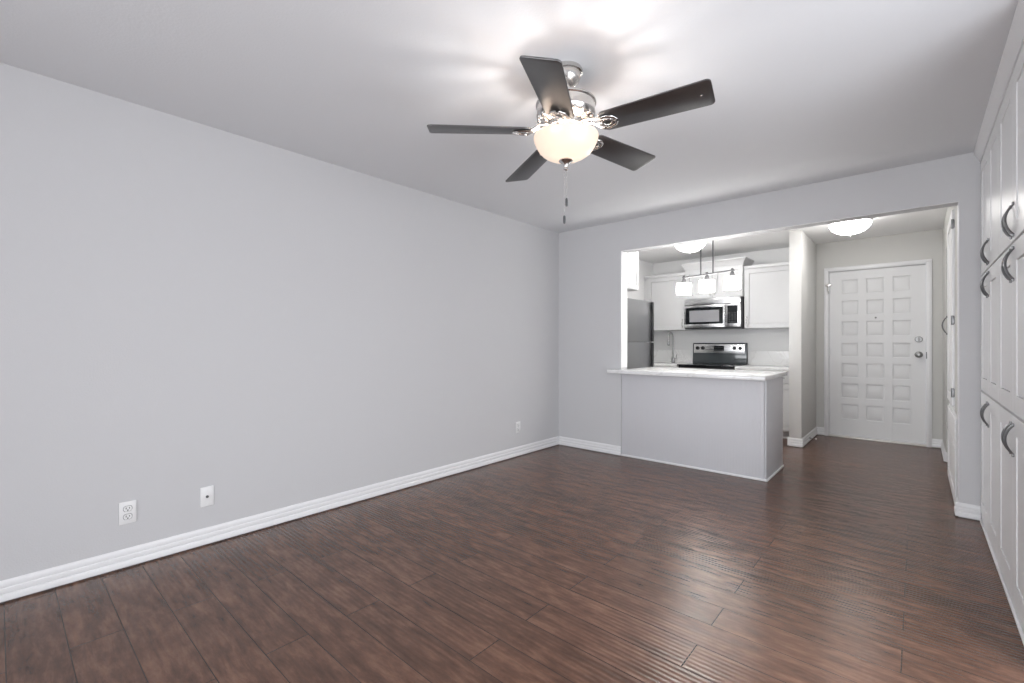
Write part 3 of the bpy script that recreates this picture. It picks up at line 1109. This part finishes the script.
# ------------------------------------------------------------------ ceiling fan
CX, CY, CZ = -1.226, 1.762, 2.16
fan = thing('ceiling_fan', (CX, CY, H), 'five-blade ceiling fan with dark blades and a lit frosted bowl', 'ceiling fan')
mb = MB()
mb.lathe([(0, H - 0.0005), (0.074, H - 0.0005), (0.078, H - 0.008), (0.077, H - 0.020), (0.070, H - 0.024), (0.069, H - 0.034), (0.062, H - 0.056), (0.045, H - 0.074), (0.033, H - 0.082), (0, H - 0.082)], (CX, CY, 0), 48)
mb.build('canopy', M['nickel'], fan)
mb = MB()
mb.lathe([(0.0, 2.368), (0.026, 2.366), (0.030, 2.352), (0.026, 2.340), (0.017, 2.334), (0.017, 2.312), (0.030, 2.306), (0.0, 2.304)], (CX, CY, 0), 32)
mb.build('downrod', M['nickel'], fan)
mb = MB()
mb.lathe([(0, 2.304), (0.06, 2.304), (0.112, 2.301), (0.132, 2.298), (0.140, 2.292), (0.140, 2.286), (0.134, 2.281), (0.134, 2.243), (0.137, 2.238), (0.134, 2.231), (0.122, 2.216), (0.100, 2.204), (0.088, 2.200), (0, 2.200)], (CX, CY, 0), 64)
for i in range(20):                     # louvre slots round the skirt of the motor
    th = 2 * pi * i / 20
    mb.box(0.110, 0.134, -0.007, 0.007, 2.212, 2.228, 0.003, 1, Matrix.Translation((CX, CY, 0)) @ Matrix.Rotation(th, 4, 'Z'))
mb.build('motor_housing', M['nickel'], fan)
mb = MB()
mb.lathe([(0, 2.1995), (0.086, 2.1995), (0.086, 2.178), (0.076, 2.172), (0.058, 2.168), (0.058, 2.150), (0.048, 2.143), (0.048, 2.125), (0, 2.125)], (CX, CY, 0), 48)
mb.build('hub', M['nickel'], fan)
for i in range(3):                      # light kit: three arms with knurled screws carrying the bowl
    mb = MB()
    th = 2 * pi * i / 3 + 0.9
    c_, s_ = cos(th), sin(th)
    mb.tube([(CX + 0.047 * c_, CY + 0.047 * s_, 2.146), (CX + 0.10 * c_, CY + 0.10 * s_, 2.156), (CX + 0.150 * c_, CY + 0.150 * s_, 2.150), (CX + 0.154 * c_, CY + 0.154 * s_, 2.132)], 0.006, 0.004, 10)
    mb.cyl((CX + 0.150 * c_, CY + 0.150 * s_, 2.136), (CX + 0.166 * c_, CY + 0.166 * s_, 2.136), 0.005, 12)
    mb.build('fitter_arm', M['nickel'], fan)
mb = MB()
bp_ = [(0.1500, 2.1385), (0.1505, 2.134), (0.1490, 2.127), (0.1455, 2.116), (0.1405, 2.104), (0.134, 2.091), (0.125, 2.077), (0.113, 2.064), (0.098, 2.053), (0.080, 2.044), (0.060, 2.037), (0.038, 2.033), (0.012, 2.0315)]
mb.lathe(bp_, (CX, CY, 0), 72)
bowl = mb.build('glass_bowl', M['bowl'], fan, 'frosted warm white glass bowl, lit')
mb = MB()
mb.lathe([(0, 2.0355), (0.010, 2.0355), (0.010, 2.032), (0.031, 2.0305), (0.033, 2.026), (0.026, 2.020), (0.015, 2.015), (0.010, 2.006), (0.0075, 1.998), (0.010, 1.992), (0.009, 1.986), (0.004, 1.982), (0, 1.981)], (CX, CY, 0), 32)
mb.build('finial', M['nickel'], fan)
for dx, dy, zp, in ((0.0035, 0.0015, 1.835), (-0.0062, -0.003, 1.755)):
    mb = MB()
    z = 1.984
    x_, y_ = CX + dx, CY + dy
    mb.cyl((x_, y_, zp + 0.018), (x_, y_, 1.990), 0.0005, 6)
    while z > zp + 0.022:
        mb.lathe([(0, 0.0011), (0.0008, 0.0008), (0.0011, 0), (0.0008, -0.0008), (0, -0.0011)], (x_, y_, z), 8)
        z -= 0.0055
    ch = mb.build('pull_chain', M['nickel'], fan)
    mb = MB()
    mb.lathe([(0, 0.020), (0.003, 0.019), (0.0055, 0.013), (0.0062, 0.0), (0.0058, -0.014), (0.004, -0.020), (0, -0.0205)], (x_, y_, zp), 16)
    mb.build('chain_pull', M['dark_grey'], ch, 'dark chain pull')

BR, BW = 0.635, 0.15
# per blade: turn, pitch, droop (degrees), as the blades hang
BL = {0: (1.575, 11.689, 0.904), 3: (1.074, 12.832, -0.845), 4: (-0.004, 14.301, -3.392), 2: (-0.444, 13.113, -1.653), 1: (0.16, 13.518, 0.699)}
for k, (dt, pitch, droop) in BL.items():
    th = radians(8.9 + 72 * k + dt)
    dr_, pt = radians(droop), radians(pitch)
    d = Vector((cos(th) * cos(dr_), sin(th) * cos(dr_), sin(dr_)))
    rt = Vector((sin(th), -cos(th), 0))
    nn = rt.cross(d)
    if nn.z < 0:
        nn = -nn
    s = rt * cos(pt) + nn * sin(pt)
    up = s.cross(d)
    if up.z < 0:
        up = -up
    org = Vector((CX, CY, CZ))
    A = frame_mtx(org, d, s, up)        # local x outwards, y across the blade, z its upper side
    r0, wi, rc = 0.168, 0.128, 0.020
    ol = []
    for cx_, cy_, a0, w_ in ((BR - rc, BW / 2 - rc, 0, 0), (r0 + 0.03, wi / 2 - 0.03, 90, 0), (r0 + 0.03, -wi / 2 + 0.03, 180, 0), (BR - rc, -BW / 2 + rc, 270, 0)):
        rr_ = rc if cx_ > 0.4 else 0.03
        for i in range(7):
            a_ = radians(a0 + 90 * i / 6)
            ol.append((cx_ + rr_ * cos(a_), cy_ + rr_ * sin(a_)))
    mb = MB()
    mb.prism(ol, 0.0, 0.0065, 2, 0.0012, A)
    blade = mb.build('blade', M['blade'], fan, 'dark espresso blade')
    # blade iron: arm from the hub, opening into a looped plate under the blade's root
    mb = MB()
    hub_p = org + Vector((cos(th) * 0.080, sin(th) * 0.080, 0.028))
    mid_p = org + Vector((cos(th) * 0.125, sin(th) * 0.125, 0.022))
    for sg in (-1, 1):
        pts = [hub_p + rt * 0.012 * sg, mid_p + rt * 0.020 * sg,
               org + d * 0.158 + s * 0.030 * sg + up * 0.004, org + d * 0.178 + s * 0.036 * sg - up * 0.0055, org + d * 0.205 + s * 0.037 * sg - up * 0.0055,
               org + d * 0.232 + s * 0.026 * sg - up * 0.0055, org + d * 0.243 + s * 0.004 * sg - up * 0.0055]
        mb.tube(pts, 0.0075, 0.005, 10, tuple(up))
    ring = [org + d * (0.203 + 0.022 * cos(2 * pi * i / 24)) + s * 0.020 * sin(2 * pi * i / 24) - up * 0.005 for i in range(24)]
    mb.tube(ring, 0.005, 0.004, 8, tuple(up), closed=True)
    mb.tube([org + d * 0.150 - up * 0.002, org + d * 0.182 - up * 0.005], 0.006, 0.004, 8, tuple(up))
    for x_, y_ in ((0.186, 0.024), (0.186, -0.024), (0.232, 0.0)):
        mb.lathe([(0, 0.0), (0.006, -0.0005), (0.0055, -0.003), (0, -0.0042)], (x_, y_, -0.0085), 14, A)
    mb.build('bracket', M['nickel'], blade, 'polished nickel blade bracket')
    if k == 0:
        mb = MB()
        mb.lathe([(0, -0.0002), (0.0055, -0.0004), (0.005, -0.0025), (0, -0.003)], (BR - 0.045, -0.002, 0), 14, A)
        mb.build('balance_screw', M['nickel'], blade, 'small bright screw near the blade tip')

for i in range(3):
    th = 2 * pi * i / 3 + 0.35
    point_light('fan_bulb', (CX + 0.045 * cos(th), CY + 0.045 * sin(th), 2.084), 0.020, 3.4, (1.0, 0.97, 0.94))

# ------------------------------------------------------------------ island pendant: three square shades on one bar, hung askew over the peninsula
pc = Vector((-1.545, 4.63, 1.853))
ax = Vector((0.949, -0.315, 0)).normalized()
pe = thing('pendant_light', (pc.x, pc.y, H), 'three-shade bar pendant hanging over the peninsula counter', 'pendant light')
mb = MB()
mb.box(-0.16, 0.16, -0.035, 0.035, H - 0.024, H - 0.0005, 0.006, 2, Matrix.Translation((pc.x, pc.y, 0)) @ Matrix.Rotation(math.atan2(ax.y, ax.x), 4, 'Z'))
mb.build('canopy', M['pendant_metal'], pe)
mb = MB()
mb.tube([pc - ax * 0.290, pc + ax * 0.290], 0.008, 0.008, 12)
mb.build('bar', M['pendant_metal'], pe)
for t_ in (-0.070, 0.068):
    mb = MB()
    p_ = pc + ax * t_
    mb.cyl((p_.x, p_.y, pc.z + 0.006), (p_.x, p_.y, H - 0.022), 0.0065, 14)
    mb.build('rod', M['pendant_metal'], pe)
for t_ in (-0.272, 0.0, 0.272):
    p_ = pc + ax * t_
    mb = MB()
    mb.lathe([(0, 0.022), (0.010, 0.020), (0.013, 0.008), (0.011, -0.010), (0.016, -0.018), (0.026, -0.052), (0.028, -0.066), (0, -0.066)], tuple(p_), 28)
    so = mb.build('socket_cup', M['pendant_metal'], pe, 'conical nickel cup')
    mb = MB()
    # rounded-square glass shade, open below: outer and inner skin joined at the rims
    t = bmesh.new()
    sec = [(0.066, -0.064), (0.069, -0.068), (0.069, -0.170), (0.066, -0.174), (0.064, -0.171), (0.064, -0.072), (0.020, -0.068), (0.020, -0.0665)]
    loops = []
    for r_, z_ in sec:
        lp = []
        rad = min(0.014, r_ * 0.5)
        for qx, qy, a0 in ((1, 1, 0), (-1, 1, 90), (-1, -1, 180), (1, -1, 270)):
            for i in range(5):
                a_ = radians(a0 + 90 * i / 4)
                lp.append(t.verts.new((qx * (r_ - rad) + rad * cos(a_), qy * (r_ - rad) + rad * sin(a_), z_)))
        loops.append(lp)
    nl = len(loops)
    for i in range(nl):
        a, b_ = loops[i], loops[(i + 1) % nl]
        for k_ in range(20):
            t.faces.new((a[k_], a[(k_ + 1) % 20], b_[(k_ + 1) % 20], b_[k_]))
    bmesh.ops.recalc_face_normals(t, faces=t.faces)
    mb._merge(t, Matrix.Translation(p_) @ Matrix.Rotation(math.atan2(ax.y, ax.x) + radians(36), 4, 'Z'))
    mb.build('shade', M['shade'], pe, 'square white glass shade, lit')


# ------------------------------------------------------------------ flush dome lights
def dome_light(x, y, label, mat):
    r = thing('ceiling_light', (x, y, H), label, 'ceiling light', 'flush dome ceiling lights')
    mb_ = MB()
    mb_.lathe([(0, H - 0.0005), (0.170, H - 0.0005), (0.184, H - 0.010), (0.187, H - 0.030), (0.180, H - 0.044), (0.176, H - 0.046), (0, H - 0.046)], (x, y, 0), 56)
    mb_.build('base_plate', M['trim'], r)
    mb_ = MB()
    mb_.lathe([(0.176, H - 0.0465), (0.178, H - 0.056), (0.170, H - 0.080), (0.152, H - 0.103), (0.126, H - 0.124), (0.092, H - 0.141), (0.055, H - 0.152), (0.020, H - 0.157), (0, H - 0.1575)], (x, y, 0), 56)
    mb_.build('glass_dome', mat, r, 'lit white glass dome')
    mb_ = MB()
    mb_.lathe([(0, H - 0.1578), (0.018, H - 0.1578), (0.017, H - 0.164), (0.008, H - 0.168), (0.010, H - 0.175), (0.006, H - 0.182), (0, H - 0.183)], (x, y, 0), 20)
    mb_.build('finial', M['trim'], r)
    return r


dome_light(-0.516, 5.82, 'lit flush glass dome light on the hall ceiling before the entry door', M['hall_dome'])
dome_light(-2.08, 5.64, 'lit flush glass dome light on the kitchen ceiling behind the pendant rods', M['dome'])


# ------------------------------------------------------------------ outlets on the left wall
def wall_plate(y, z, w, h, label, kind):
    r = thing('wall_outlet' if kind != 'coax' else 'cable_outlet', (XL, y, z), label, 'outlet', 'wall plates on the long left wall')
    A_ = face_xp(XL + 0.0005, y, z)
    mb_ = MB()
    mb_.box(-w / 2, w / 2, 0, 0.0065, -h / 2, h / 2, 0.003, 2, A_)
    mb_.build('cover_plate', M['plastic'], r)
    if kind == 'coax':
        mb_ = MB()
        K_ = A_ @ frame_mtx((0, 0.0067, 0), (1, 0, 0), (0, 0, 1), (0, 1, 0))
        mb_.lathe([(0, 0), (0.0075, 0), (0.0075, 0.004), (0.005, 0.005), (0.005, 0.011), (0, 0.011)], seg=16, mtx=K_)
        mb_.build('connector', M['dark_grey'], r, 'dark round cable connector')
        zs_ = (0.042, -0.042)
    else:
        for zz in (0.021, -0.021):
            mb_ = MB()
            ol_ = []
            for i in range(24):
                a_ = 2 * pi * i / 24
                ol_.append((0.0175 * cos(a_), zz + max(-0.0135, min(0.0135, 0.0175 * sin(a_)))))
            mb_.prism(ol_, 0.0067, 0.0085, 1, 0, A_)
            rc_ = mb_.build('receptacle', M['plastic'], r)
            mb_ = MB()
            mb_.prism([(a * 1.10, zz + (c_ - zz) * 1.12) for a, c_ in ol_], 0.0066, 0.0069, 1, 0, A_)  # dark ring coloured in for the shadow round the receptacle
            mb_.build('shade_ring', M['dark_grey'], rc_, 'thin dark ring painted as shade round the receptacle')
            mb_ = MB()
            mb_.box(-0.0085, -0.0055, 0.0086, 0.0091, zz - 0.002, zz + 0.008, 0, 1, A_)
            mb_.box(0.0055, 0.0085, 0.0086, 0.0091, zz - 0.001, zz + 0.007, 0, 1, A_)
            mb_.tube([(0, 0.0086, zz - 0.0075), (0, 0.0091, zz - 0.0075)], 0.0032, None, 12, (0, 0, 1), A_)
            mb_.build('slot', M['slot'], rc_, 'dark socket slots')
        zs_ = (0.0,)
    for zz in zs_:
        mb_ = MB()
        mb_.tube([(0, 0.0066, zz), (0, 0.0078, zz)], 0.003, None, 12, (0, 0, 1), A_)
        mb_.build('screw', M['plastic'], r)
    return r


wall_plate(0.458, 0.287, 0.072, 0.117, 'white duplex wall outlet, the larger plate near the left photo edge', 'duplex')
wall_plate(0.817, 0.281, 0.068, 0.114, 'white cable outlet plate with one dark round connector', 'coax')
wall_plate(3.600, 0.300, 0.070, 0.115, 'small white wall outlet near the far corner of the left wall', 'duplex')

# door stop on the partition's baseboard
ds = thing('door_stop', (PX1 + 0.015, 6.42, 0.045), 'tiny white-tipped spring door stop on the hall baseboard', 'door stop')
mb = MB()
x_ = PX1 + 0.0155
mb.cyl((x_, 6.42, 0.045), (x_ + 0.006, 6.42, 0.045), 0.011, 16)
pts = [(x_ + 0.006 + 0.05 * i / 96, 6.42 + 0.005 * cos(i * pi / 6), 0.045 + 0.005 * sin(i * pi / 6)) for i in range(97)]
mb.tube(pts, 0.0012, None, 6, (1, 0, 0.01))
mb.build('spring', M['nickel'], ds)
mb = MB()
mb.cyl((x_ + 0.0565, 6.42, 0.045), (x_ + 0.072, 6.42, 0.045), 0.009, 16)
mb.build('tip', M['plastic'], ds, 'white rubber tip')
